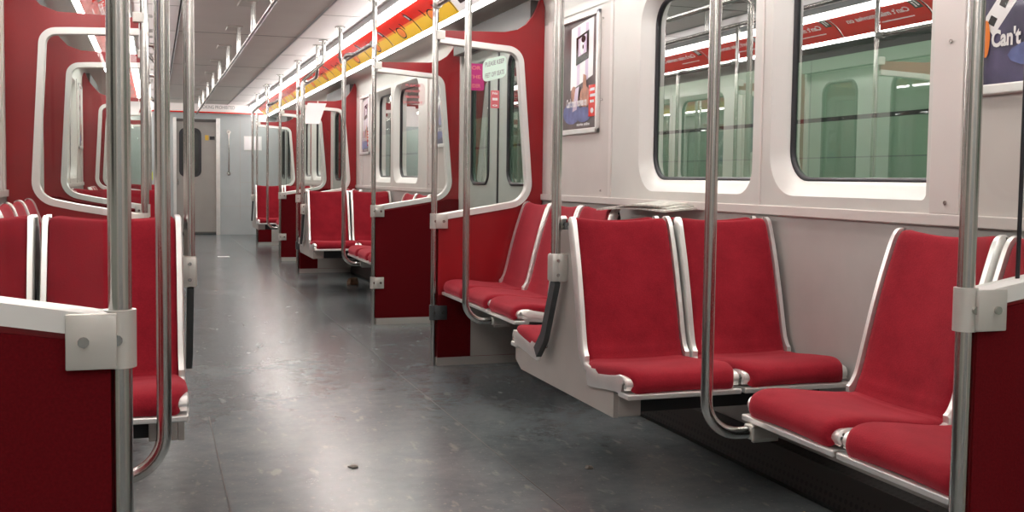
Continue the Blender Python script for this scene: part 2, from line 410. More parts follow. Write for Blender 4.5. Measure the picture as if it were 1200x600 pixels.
wn = 0; dn = 0; tn = 0
for s in (1, -1):
    bm_w = bmesh.new(); bm_l = bmesh.new(); bm_c = bmesh.new()
    wall = None
    wbm = bmesh.new(); mbm = bmesh.new()
    # rear part behind the viewer
    box(wbm, s*HW, s*1.44, YB, -.09, 0, 1.93)
    for b in BAYS:
        y0, y1, flip, n = b
        a, c = sorted((mir(b, MOD[0]), mir(b, MOD[1])))
        box(wbm, s*HW, s*1.44, y0, a, .93, 1.93); box(wbm, s*HW, s*1.44, c, y1, .93, 1.93)
        for w in WIN:
            e0, e1 = (MID, MOD[1]) if w[0] > MID else (MOD[0], MID)
            h0, h1 = sorted((mir(b, w[0]), mir(b, w[1]))); q0, q1 = sorted((mir(b, e0), mir(b, e1)))
            cell(mbm, s*(HW-.004), q0, q1, .965, 1.93, rrect(h0, h1, OP_Z[0], OP_Z[1], (.10 if w[0] > MID else .02, .15)), 0)
        box(mbm, s*HW, s*1.44, a, c, .93, .965)
    # over the doors and coves
    box(wbm, s*1.405, s*1.44, YB, 19.36, 1.925, 2.0)
    wall = struct('wall_%s' % SIDE[s], wbm, 'wall')
    link('window_surround', mbm, M['surround'], wall)
    lw = bmesh.new()
    for b in BAYS: box(lw, s*(HW+.004), s*1.44, b[0], b[1], 0, .93)
    box(lw, s*1.404, s*1.44, 18.98, YE, 0, 1.93)
    link('lower_panel', lw, M['lower_wall'], wall)
    cv = bmesh.new()
    prism(cv, [(x, YB, z) for x, z in wall_profile_above(s, 1.925)], (0, YE-YB-.01, 0))
    link('cove_panel', cv, M['plate_light'], wall, True, angle=50)
    bk = bmesh.new()
    prism(bk, [(s*.955, YB, 2.275), (s*1.185, YB, 2.155), (s*1.46, YB, 2.155), (s*1.46, YB, 2.36), (s*.955, YB, 2.36)], (0, YE-YB, 0))
    link('cove_backing', bk, M['plate'], wall)
    # trims
    for b in BAYS:
        y0, y1, flip, n = b
        tb = bmesh.new()
        box(tb, s*(HW-.012), s*HW, y0, y1, .934, .968, bevel=.003)
        for (p, q) in ((MOD[0]-.10, MOD[0]+.018), (MOD[1]-.012, MOD[1]+.02), (Y1+.10, Y1+.16), (Y1+.20, Y1+.28), (Y2-.16, Y2-.10), (Y2-.28, Y2-.20)):
            p, q = sorted((mir(b, p), mir(b, q)))
            box(tb, s*(HW-.010), s*(HW-.0005), p, q, .968, 1.93, bevel=.002)
        p, q = sorted((mir(b, MID-.005), mir(b, MID+.005))); box(tb, s*(HW-.008), s*(HW-.003), p, q, .968, 1.93)
        link('trim_strip', tb, M['trim'], wall)
        sb = bmesh.new()
        for yy in (MOD[0]-.05, MOD[1]+.10):
            for zz in (1.0, 1.45, 1.85): disc(sb, (s*(HW-.0105), mir(b, yy), zz), (-s, 0, 0), .006, .004, 8)
        link('screw', sb, M['steel'], wall)
        # windows
        for w in WIN:
            wn += 1
            h0, h1 = sorted((mir(b, w[0]), mir(b, w[1])))
            outer = rrect(h0, h1, OP_Z[0], OP_Z[1], (.10 if w[0] > MID else .02, .15))
            e = mir(b, w[0]), mir(b, w[1])
            i0, i1 = h0+.012, h1-.055
            inner = rrect(i0, i1, 1.06, 1.858, (.07 if w[0] > MID else .015, .11))
            fb = bmesh.new(); loops = []
            for k in range(5):
                t = k/4; sh = math.sin(t*PI/2); xx = HW-.004+.062*t
                loops.append([fb.verts.new((s*xx, p[0]+(q[0]-p[0])*(t if p[0] < h0+.03 else sh), p[1]+(q[1]-p[1])*sh)) for p, q in zip(outer, inner)])
            N = len(outer)
            for k in range(4):
                for i in range(N): fb.faces.new((loops[k][i], loops[k][(i+1) % N], loops[k+1][(i+1) % N], loops[k+1][i]))
            wo = link('window_%d' % wn, fb, M['bezel'], None, True); wo['kind'] = 'structure'
            gb = bmesh.new(); tube(gb, [(s*(HW+.056), p[0], p[1]) for p in inner], .012, 6, closed=True)
            link('gasket', gb, M['rubber'], wo, True)
            pb = bmesh.new(); pb.faces.new([pb.verts.new((s*(HW+.058), p[0], p[1])) for p in inner])
            link('pane', pb, M['win'], wo)
    # doors: two leaves per doorway
    for (d0, d1) in DOORS:
        mid = (d0+d1)/2
        for (a, c) in ((d0+.035, mid-.004), (mid+.004, d1-.035)):
            dn += 1
            db = bmesh.new(); dy = (c-a)
            hole = rrect(a+dy*.24, c-dy*.24, 1.02, 1.84, .09)
            cell(db, s*1.412, a, c, .02, 1.925, hole, 0)
            r = bmesh.ops.extrude_face_region(db, geom=list(db.faces))
            for v in [g for g in r['geom'] if isinstance(g, bmesh.types.BMVert)]: v.co.x += s*.028
            do = link('door_%d' % dn, db, M['door']); do['kind'] = 'structure'
            gb = bmesh.new(); tube(gb, [(s*1.414, p[0], p[1]) for p in hole], .013, 6, closed=True); link('gasket', gb, M['rubber'], do, True)
            pb = bmesh.new(); pb.faces.new([pb.verts.new((s*1.425, p[0], p[1])) for p in hole]); link('pane', pb, M['doorglass'], do)
            eb = bmesh.new(); yy = c if c < mid else a
            box(eb, s*1.405, s*1.44, yy-.006, yy+.006, .02, 1.925); link('edge_seal', eb, M['rubber'], do)
        fb = bmesh.new()
        for (p, q) in ((d0-.002, d0+.04), (d1-.04, d1+.002)): box(fb, s*1.385, s*1.445, p, q, 0, 1.95, bevel=.004)
        box(fb, s*1.33, s*1.445, d0+.04, d1-.04, 1.93, 2.075, mi=1)
        tn += 1; struct('trim_%d' % tn, fb, ['trim', 'seam'])

# ------------------------------------------------------------------ far end: cab wall, end door, header
bm = bmesh.new()
box(bm, -1.44, -.37, YE, YE+.06, 0, 2.34); box(bm, .385, 1.44, YE, YE+.06, 0, 2.34); box(bm, -.37, .385, YE, YE+.06, 2.04, 2.34)
endw = struct('wall_front', bm, 'cabwall')
bm = bmesh.new(); box(bm, .325, .395, YE-.035, YE+.02, 0, 2.06, bevel=.006); box(bm, -.40, -.345, YE-.035, YE+.02, 0, 2.06, bevel=.006)
link('door_jamb', bm, M['alu'], endw)
bm = bmesh.new()
for x in (.74, 1.02): box(bm, x-.003, x+.003, YE-.003, YE+.001, .25, 2.04)
box(bm, .40, 1.40, YE-.003, YE+.001, .50, .506); box(bm, .74, 1.02, YE-.003, YE+.001, .93, .936)
link('panel_joint', bm, M['plate'], endw)
bm = bmesh.new(); box(bm, -.345, .325, YE+.015, YE+.05, .02, 2.04)
ed = struct('door_%d' % (dn+1), bm, 'enddoor')
bm = bmesh.new(); pts = rrect(-.30, .075, 1.02, 1.88, .11)
prism(bm, [(p[0], YE+.016, p[1]) for p in pts], (0, -.012, 0)); link('window_gasket', bm, M['rubber'], ed)
bm = bmesh.new(); pts = rrect(-.255, .03, 1.065, 1.835, .08)
prism(bm, [(p[0], YE+.006, p[1]) for p in pts], (0, -.004, 0)); link('pane', bm, plain('dark_end_pane', (.035, .038, .036), .08), ed)
bm = bmesh.new(); box(bm, -.345, .325, YE-.01, YE+.014, 1.99, 2.04); link('top_rail', bm, M['seam'], ed)
bm = bmesh.new(); box(bm, -.345, .325, YE-.004, YE+.014, .02, .05); link('kick_strip', bm, M['seam'], ed)
bm = bmesh.new(); tube(bm, fillet([(-.315, YE+.016, .98), (-.315, YE-.03, .98), (-.315, YE-.03, .88), (-.315, YE+.016, .88)], .015, 3), .008, 8)
link('door_pull', bm, M['steel'], ed, True)
bm = bmesh.new(); box(bm, .14, .20, YE+.008, YE+.014, 1.67, 1.76); tag(link('sticker', bm, M['wrap']), 'small yellow sticker beside the end door window', 'sticker')
bm = bmesh.new(); box(bm, .22, .30, YE+.008, YE+.014, 1.68, 1.74); tag(link('sticker', bm, M['p_black']), 'small black sticker right of the yellow one on the end door', 'sticker')
bm = bmesh.new()
box(bm, -1.20, 1.20, YE-.12, YE-.06, 2.165, 2.33)
hd = struct('trim_20', bm, 'ceil_white')
bm = bmesh.new(); box(bm, -1.20, 1.20, YE-.125, YE-.055, 2.143, 2.167); link('red_edge', bm, M['p_red'], hd)
bm = bmesh.new()
text(bm, 'SMOKING PROHIBITED', .085, lambda x, y: (.02+x, YE-.1215, 2.245+y), 0, width=.62); link('lettering', bm, M['p_grey'], hd)
# handle and notice on the cab wall
t = thing('wall_handrail', 'vertical steel grab handle on the cab wall right of the end door', 'handle', (.543, YE, 1.09))
bm = bmesh.new(); tube(bm, fillet([(0, 0, 0), (0, -.06, 0), (0, -.06, .73), (0, 0, .73)], .04, 5), .014, 10); link('bar', bm, M['steel'], t, True)
for z in (0, .73):
    bm = bmesh.new(); disc(bm, (0, 0, z), (0, -1, 0), .035, .012); link('flange', bm, M['steel'], t)
t = thing('notice', 'white framed notice on the cab wall beside the farthest windscreen', 'notice', (.96, YE, 1.51))
bm = bmesh.new(); box(bm, -.155, .155, -.012, 0, 0, .25); link('frame', bm, M['alu'], t)
bm = bmesh.new(); box(bm, -.14, .14, -.016, -.011, .015, .235); link('sheet', bm, M['paper'], t)
bm = bmesh.new(); box(bm, -1.44, 1.44, YB-.06, YB, 0, 2.34); struct('wall_rear', bm, 'cabwall')
bm = bmesh.new(); box(bm, -.80, -.74, YE-.01, YE, .96, 1.10); tag(link('sticker', bm, M['lime']), 'lime yellow sticker on the far cab wall at left', 'sticker')

# ------------------------------------------------------------------ outside: the station
bm = bmesh.new(); box(bm, 3.0, 3.1, -4, 26, -1, 1.41); box(bm, 3.0, 3.1, -4, 26, 1.435, 1.78); st = struct('wall_station_right', bm, 'tile')
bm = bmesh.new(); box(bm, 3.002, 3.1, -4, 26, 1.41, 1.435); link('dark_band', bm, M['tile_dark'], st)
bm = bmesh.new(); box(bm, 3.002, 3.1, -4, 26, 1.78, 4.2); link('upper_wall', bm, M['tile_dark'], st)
bm = bmesh.new(); box(bm, -3.1, -3.0, -4, 26, -1, 4.2); struct('wall_station_left', bm, 'concrete')
bm = bmesh.new(); box(bm, 1.6, 3.1, -4, 26, 4.1, 4.2); box(bm, -3.1, -1.6, -4, 26, 4.1, 4.2); struct('trim_30', bm, 'concrete')

# ------------------------------------------------------------------ seats
PROFILE = [(.425,.418),(.436,.438),(.432,.462),(.412,.482),(.36,.491),(.27,.484),(.19,.474),(.13,.470),(.098,.478),(.078,.505),(.064,.55),(.04,.65),(.008,.77),(-.026,.875),(-.038,.905),(-.050,.920),(-.066,.924),(-.078,.916)]
PR = catmull([(u, w, 0) for u, w in PROFILE], 4); PR = [(p.x, p.y) for p in PR]
CREASE = 8*4
def normals(P):
    out = []
    for i in range(len(P)):
        a, b = P[max(i-1, 0)], P[min(i+1, len(P)-1)]
        d = Vector((b[0]-a[0], b[1]-a[1])).normalized(); out.append((d.y, -d.x))   # faces up / forward
    return out
NR = normals(PR)
def pad_bm(i0, i1, W, T, wfun, dish):
    bm = bmesh.new()
    cols = [-1, -.985, -.94, -.85, -.65, -.4, -.2, 0, .2, .4, .65, .85, .94, .985, 1]
    edge = {1: .022, .985: .010, .94: .003}
    top, bot = [], []
    for i in range(i0, i1+1):
        u, w = PR[i]; nu, nw = NR[i]; ra, rb = [], []
        endr = 0
        for c in cols:
            d = edge.get(abs(c), 0)+dish*(1-min(1, abs(c)/.9)**2)+.010*max(0, 1-abs(i-CREASE)/3)
            hw = W/2*wfun(i)
            ra.append(bm.verts.new((c*hw, u-nu*d, w-nw*d)))
            rb.append(bm.verts.new((c*hw*.98, u-nu*(T), w-nw*(T))))
        top.append(ra); bot.append(rb)
    n, m = len(top), len(cols)
    for i in range(n-1):
        for j in range(m-1):
            bm.faces.new((top[i][j], top[i][j+1], top[i+1][j+1], top[i+1][j])); bm.faces.new((bot[i][j], bot[i+1][j], bot[i+1][j+1], bot[i][j+1]))
        bm.faces.new((top[i][0], top[i+1][0], bot[i+1][0], bot[i][0])); bm.faces.new((top[i][-1], bot[i][-1], bot[i+1][-1], top[i+1][-1]))
    for j in range(m-1):
        bm.faces.new((top[0][j], bot[0][j], bot[0][j+1], top[0][j+1])); bm.faces.new((top[-1][j], top[-1][j+1], bot[-1][j+1], bot[-1][j]))
    return bm
def seat_meshes(W):
    """cushion, backrest, side trims, front rim for one seat of overall width W; faces +Y, origin on the floor line"""
    out = {}
    pw = W-.040
    def wc(i):
        u = PR[i][0]; e = (W-.006)/pw
        if i > CREASE-6: e = 1+(e-1)*(CREASE-i)/6
        return e if u < .33 else e-.14*((u-.33)/.106)**1.8
    def wb(i): return 1-.035*(i-CREASE)/(len(PR)-CREASE)
    def tomesh(name, bm, mat, smooth=True, angle=None):
        me = bpy.data.meshes.new(name); bmesh.ops.recalc_face_normals(bm, faces=bm.faces); bm.to_mesh(me); bm.free(); me.materials.append(M[mat])
        for p in me.polygons: p.use_smooth = smooth
        if angle: me.set_sharp_from_angle(angle=math.radians(angle))
        out[name] = me
    tomesh('cushion', pad_bm(0, CREASE, pw, .045, wc, .006), 'fabric', angle=60)
    tomesh('backrest', pad_bm(CREASE, len(PR)-1, pw, .035, wb, .012), 'fabric_back', angle=60)
    for sd in (1, -1):
        bm = bmesh.new(); rings = []
        for i in range(0, len(PR)):
            u, w = PR[i]; nu, nw = NR[i]
            front = max(0, min(1, (u-.28)/.13)); 
            taper = .035*max(0, i-CREASE)/(len(PR)-CREASE)*pw/2
            xo = W/2-.003-taper; xi = (W/2-.0215)-taper-.040*front
            up = .003 if i >= CREASE else (-.030+.012*front if u > .2 else -.014)
            dp = .078 if (i < CREASE-3) else .034
            if i < 8: dp = .016+.062*i/8
            rings.append([bm.verts.new((sd*x, u+nu*d, w+nw*d)) for x, d in ((xi, up), (xo-.004, up), (xo, up-.006), (xo, -dp), (xi, -dp))])
        for a, b in zip(rings[:-1], rings[1:]):
            for k in range(5): bm.faces.new((a[k], a[(k+1) % 5], b[(k+1) % 5], b[k]))
        bm.faces.new(rings[0][::-1]); bm.faces.new(rings[-1])
        tomesh('side_trim'+('' if sd == 1 else '_'), bm, 'alu', angle=40)
    bm = bmesh.new(); box(bm, -W/2+.004, W/2-.004, .36, .434, .402, .419, bevel=.004); tomesh('front_rim', bm, 'alu', False)
    bm = bmesh.new()
    P = [(.40,.40),(.40,.415),(.12,.425),(.075,.45),(.03,.60),(-.02,.78),(-.062,.90),(-.078,.905),(-.085,.88),(-.055,.75),(-.01,.58),(.03,.43),(.08,.40)]
    prism(bm, [(-W/2+.02, u, w) for u, w in P], (W-.04, 0, 0)); tomesh('shell', bm, 'dark_bar', False)
    return out
SEAT = {w: seat_meshes(w) for w in (.392, .405, .362, .415)}
def seat(x, y, rz, W, label):
    t = thing('transit_seat', label, 'seat', (x, y, 0), rz)
    for k, me in SEAT[W].items(): inst(k.rstrip('_'), me, t)
    return t

# ------------------------------------------------------------------ per bay furniture
def windscreen(Y, s, door, label, near=False):
    """door: direction (+1/-1 along Y) in which the doorway lies"""
    t = thing('windscreen', label, 'windscreen', (s*WX, Y, 0))
    X = lambda x: s*(x-WX)
    bm = bmesh.new(); tube(bm, [(0, 0, 0), (0, 0, 2.300)], .0165, 18); link('post', bm, M['steel'], t, True, angle=60)
    bm = bmesh.new(); disc(bm, (0, 0, 2.289), (0, 0, 1), .045, .012)
    link('ceiling_flange', bm, M['steel'], t)
    bm = bmesh.new()
    arc = fillet([(WX+.022, 0, .822), (1.085, 0, .872), (1.335 if s > 0 else 1.285, 0, .915), (1.262 if s > 0 else 1.238, 0, 1.79 if s > 0 else 1.757), (1.10, 0, 1.80 if s > 0 else 1.766), (WX+.022, 0, 1.825 if s > 0 else 1.778)], [0, .4, .16, .17, .4, 0], 8)
    outer = [(WX+.022, .045), (1.398, .045), (1.398, 2.03), (1.387, 2.072), (1.375, 2.08), (1.355, 2.03), (1.33, 1.98), (1.29, 1.93), (1.235, 1.895), (1.16, 1.878), (WX+.022, 1.866)]
    if s < 0: outer = outer[:-3]+[(1.235, 1.872), (1.16, 1.846), (WX+.022, 1.838)]
    poly = [(p[0], p[1]) for p in outer] + [(p.x, p.z) for p in reversed(arc)]
    prism(bm, [(X(x), -.014, z) for x, z in poly], (0, .028, 0)); link('red_panel', bm, M['red'], t)
    # maroon covering of the lower panel on the doorway side, down to the floor plinth
    bm = bmesh.new(); d = door
    low = [(WX+.013, .048), (1.395, .048), (1.395, .90), (1.30, .902), (1.20, .872), (1.085, .853), (WX+.013, .806)]
    prism(bm, [(X(x), d*.0145, z) for x, z in low], (0, d*.006, 0)); link('lower_covering', bm, M['maroon'], t)
    bm = bmesh.new()
    prism(bm, [(X(WX+.022), -d*.0145, .048), (X(.975), -d*.0145, .048), (X(.975), -d*.0145, .40), (X(WX+.022), -d*.0145, .40)], (0, -d*.004, 0)); link('inner_covering', bm, M['maroon'], t)
    bm = bmesh.new(); box(bm, X(.977), X(1.394), -d*.0145, -d*.019, .048, .44); link('inner_plate', bm, M['plate_light'], t)
    bm = bmesh.new(); box(bm, X(WX+.02), X(1.398), -.02, .02, 0, .045); link('plinth', bm, M['plate_light'], t)
    # white extrusion round the opening
    bm = bmesh.new()
    n = len(arc); rings = []
    for i, p in enumerate(arc):
        q, r = arc[max(i-1, 0)], arc[min(i+1, n-1)]
        tg = (r-q).normalized(); nr = Vector((-tg.z, 0, tg.x))      # into the opening
        rings.append([bm.verts.new((X(p.x+nr.x*a), b, p.z+nr.z*a)) for a, b in ((-.006, -.024), (.026, -.024), (.030, -.018), (.030, .018), (.026, .024), (-.006, .024))])
    for a, b in zip(rings[:-1], rings[1:]):
        for k in range(6): bm.faces.new((a[k], a[(k+1) % 6], b[(k+1) % 6], b[k]))
    bm.faces.new(rings[0][::-1]); bm.faces.new(rings[-1])
    link('glazing_trim', bm, M['white_trim'], t, True, angle=40)
    bm = bmesh.new()
    bm.faces.new([bm.verts.new((X(p.x), 0, p.z)) for p in arc]); link('glass', bm, M['screen'], t)
    if near:
        bm = bmesh.new(); tube(bm, [(X(near), 0, .85), (X(near), 0, 1.79)], .0042, 8); link('glass_gasket', bm, M['rubber'], t, True, angle=60)
    for zc in (.812, .30):
        bm = bmesh.new(); tube(bm, [(0, 0, zc-.042), (0, 0, zc+.042)], .0225, 16); box(bm, s*.004, s*.072, -.031, -.021, zc-.04, zc+.04, bevel=.002); box(bm, s*.004, s*.072, .021, .031, zc-.04, zc+.04, bevel=.002)
        br = link('clamp', bm, M['plate_light' if (d < 0 or zc > .5) else 'dark_bar'], t, True, angle=40)
        for xx, e in ((s*.048, .031), (s*.004, .0225)):
            for q in (1, -1):
                bm = bmesh.new(); disc(bm, (xx, q*(e-.002), zc), (0, q, 0), .008, .007, 10); link('bolt', bm, M['steel'], br, True, angle=40)
    bm = bmesh.new(); box(bm, 0, s*.05, -.026, .026, 1.815, 1.865, bevel=.004); link('top_clamp', bm, M['plate_light'], t)
    return t

def curved_pole(x, y, s, label):
    t = thing('grab_pole', label, 'pole', (x, y, 0))
    bm = bmesh.new()
    P = fillet([(s*.20, 0, .365), (0, 0, .365), (0, 0, 1.92), (0, 0, 1.985)], [0, .13, 0, 0], 10)
    tube(bm, P, .0165, 18); link('bar', bm, M['steel'], t, True, angle=60)
    bm = bmesh.new(); box(bm, s*.145, s*.225, -.006, .006, .335, .418, bevel=.002); box(bm, s*.13, s*.21, -.024, .024, .345, .385, bevel=.006)
    link('seat_bracket', bm, M['plate_light'], t)
    return t

def overhead_rail(s, ys, ye, label):
    """from a windscreen post (ys) past the curved pole to a drop from the ceiling (ye)"""
    t = thing('overhead_grab_rail', label, 'rail', (s*WX, ys, 2.0)); L = ye-ys; g = 1 if L > 0 else -1
    jy = g*.87
    bm = bmesh.new()
    tube(bm, fillet([(0, g*.02, 0), (0, L, 0), (0, L, .30)], .10, 8), .0155, 14)
    link('rail', bm, M['steel'], t, True, angle=60)
    bm = bmesh.new(); tube(bm, fillet([(s*(JX-WX), jy, -.03), (s*(JX-WX)*.8, jy-g*.02, .0), (0, jy-g*.09, 0)], .04, 6), .0165, 12)
    link('elbow', bm, M['steel'], t, True, angle=60)
    bm = bmesh.new(); disc(bm, (0, L, .289), (0, 0, 1), .045, .012); link('ceiling_flange', bm, M['steel'], t)
    bm = bmesh.new(); disc(bm, (0, g*.012, 0), (0, g, 0), .022, .05); link('post_collar', bm, M['plate_light'], t, True, angle=40)

def centre_pole(x, y, s, label, g):
    t = thing('grab_pole', label, 'pole', (x, y, .40)); dx = s*(WX-abs(x)) 
    z = lambda v: v-.40
    bm = bmesh.new()
    tube(bm, fillet([(0, 0, z(.72)), (0, 0, z(1.93)), (dx, 0, z(2.10)), (dx, 0, z(2.30))], .06, 6), .0165, 18); link('bar', bm, M['steel'], t, True, angle=60)
    bm = bmesh.new(); disc(bm, (dx, 0, z(2.289)), (0, 0, 1), .045, .012); link('ceiling_flange', bm, M['steel'], t)
    bm = bmesh.new(); box(bm, -.022, .022, -.026, .026, z(.705), z(.80), bevel=.008)
    box(bm, s*.0, s*.035, -.028, .028, z(.705), z(.80), bevel=.004); sl = link('sleeve', bm, M['plate_light'], t, True, angle=40)
    for zz in (.728, .777):
        bm = bmesh.new(); disc(bm, (0, -.025, z(zz)), (0, -1, 0), .006, .005, 8); link('bolt', bm, M['steel'], sl)
    # flat dark bar below the sleeve, leaning back to the seat frame
    bm = bmesh.new()
    C1 = fillet([(0, .0, z(.71)), (0, g*.10, z(.50)), (0, g*.17, z(.435))], .08, 6); rings = []
    for i, p in enumerate(C1):
        a = (C1[min(i+1, len(C1)-1)]-C1[max(i-1, 0)]).normalized(); nn = Vector((0, -a.z, a.y)); w = .021
        rings.append([bm.verts.new(p+nn*q+Vector((e, 0, 0))) for q, e in ((-w, -.008), (w, -.008), (w, .012), (-w, .012))])
    for a, b in zip(rings[:-1], rings[1:]):
        for k in range(4): bm.faces.new((a[k], a[(k+1) % 4], b[(k+1) % 4], b[k]))
    bm.faces.new(rings[0][::-1]); bm.faces.new(rings[-1]); link('lower_bar', bm, M['dark_bar'], t, True, angle=40)
    return t

def seat_frame(s, yf, ya, xin, label):
    """pedestal of a back to back pair of double seats; yf / ya are the seat origins, xin = aisle edge"""
    t = thing('seat_frame', label, 'seat frame', (s*xin, (yf+ya)/2, .32)); yc = (yf+ya)/2; z = lambda v: v-.32
    h = (ya-yf)/2; g = 1 if h > 0 else -1; h = abs(h)
    P = [(-h-.315, .325), (-h-.315, .41), (-h-.20, .43), (-h-.05, .45), (-.035, .88), (.035, .88), (h+.05, .45), (h+.20, .42), (h+.395, .41), (h+.395, .355), (h+.33, .325)]
    bm = bmesh.new(); prism(bm, [(s*.012, g*u, z(w)) for u, w in P], (s*.016, 0, 0)); link('side_plate', bm, M['plate'], t)
    for q in (-1, 1):
        bm = bmesh.new(); box(bm, s*.029, s*.105, g*q*(h+.24), g*q*(h+.315), z(.326), z(.405), bevel=.003); link('end_bracket', bm, M['plate'], t)
    bm = bmesh.new(); box(bm, s*.10, s*(HW-xin-.01), -h-.26, h+.26, z(.325), z(.402)); link('under_beam', bm, M['black'], t)
    return t

def bench_frame(s, y0, y1, label, boxed):
    t = thing('bench_frame', label, 'seat frame', (s*1.39, (y0+y1)/2, .32)); L = (y1-y0)/2; z = lambda v: v-.32
    bm = bmesh.new(); box(bm, s*-.005, s*-.36, -L+.03, L-.03, z(.335), z(.402)); link('beam', bm, M['black'], t)
    for k in (-.6, .6):
        bm = bmesh.new(); prism(bm, [(s*-.005, L*k-.015, z(.335)), (s*-.30, L*k-.015, z(.335)), (s*-.005, L*k-.015, z(.16))], (0, .03, 0))
        link('bracket', bm, M['dark_bar'], t)
    return t

BAYW = WORD
def ordinal(k): return ('first', 'second', 'third')[k]
def bay(n, s, side_off=0):
    y0, y1, flip, _ = BAYS[n-1]
    f = lambda y: (y-Y1)*1.0 if True else 0
    m = (lambda y: mir(BAYS[n-1], y))
    sd, bw = SIDE[s], BAYW[n]
    where = '%s side of the %s bay' % (sd, bw)
    off = side_off
    # transverse pairs
    W = .392 if s == 1 else .380
    xa = .60 if s == 1 else .628
    pitch = W+.004
    yf, ya = m(3.22+off), m(3.43+off)
    dirf = 0
    if flip:      # the pair that faces the camera is the one nearer to it
        yn, yw = ya, yf
    else: yn, yw = yf, ya
    for k, nm in enumerate(('aisle', 'window')):
        x = s*(xa+W/2+pitch*k)
        if s == -1: W = (.405, .362)[k]; x = -(xa+.2025 if k == 0 else xa+.409+.181)
        seat(x, yn, PI, W, 'red upholstered %s seat facing the camera, %s' % (nm, where))
        if not (n == 3): seat(x, yw, 0, W, 'red upholstered %s seat facing away from the camera, %s' % (nm, where))
    if n < 3:
        seat_frame(s, yn, yw, xa, 'grey steel frame under the back to back seats, %s' % where)
        centre_pole(s*(BX if s == 1 else .612), (yn+yw)/2, s, 'straight steel pole rising between the back to back seats, %s' % where, 1)
    else:
        seat_frame(s, yn, yw, xa, 'grey steel frame under the forward pair of seats, %s' % where)
        centre_pole(s*(BX if s == 1 else .612), (yn+yw)/2, s, 'straight steel pole rising behind the forward pair of seats, %s' % where, 1)
    # benches along the wall
    bp = .42
    nearb, farb = (2, 3) if not flip else (3, 2)
    if n == 3: farb = 0
    xb = s*(1.235)
    rz = PI/2 if s == 1 else -PI/2
    ends = {'near': (y0+.03, 1, nearb), 'far': (y1-.03, -1, farb)}
    for key, (ys, g, cnt) in ends.items():
        if not cnt: continue
        for k in range(cnt):
            seat(xb, ys+g*(W*0+.2075+bp*k), rz, .415, 'red upholstered bench seat, %s from the %s windscreen, %s' % (ordinal(k), key, where))
        a, b = sorted((ys, ys+g*bp*cnt)); bench_frame(s, a, b, 'dark frame of the wall bench by the %s windscreen, %s' % (key, where), key == 'far')
        yj = ys+g*(.837); 
        curved_pole(s*JX, yj, s, 'steel pole curving under the %s wall bench, %s' % (key, where))
        overhead_rail(s, y0 if g == 1 else y1, (y0+1.44) if g == 1 else (y1-1.44), 'short overhead grab rail from the %s windscreen post, %s' % (key, where))
    # heater along the wall
    t = thing('heater_grille', 'dark perforated heater cover along the wall at floor level, %s' % where, 'heater', (s*1.36, (y0+y1)/2, 0)); L = (y1-y0)/2-.06
    bm = bmesh.new(); prism(bm, [(s*.035, -L, .0), (s*-.02, -L, .0), (s*-.03, -L, .02), (s*-.01, -L, .13), (s*.035, -L, .14)], (0, 2*L, 0)); link('cover', bm, M['perf'], t)
    # posters
    for key, (pa, pb) in {'near': (1.80, 2.31), 'far': (4.86, 5.37)}.items():
        a, b = sorted((m(pa), m(pb))); kk = key
        if flip: kk = 'far' if key == 'near' else 'near'
        poster(s, a, b, where, kk)

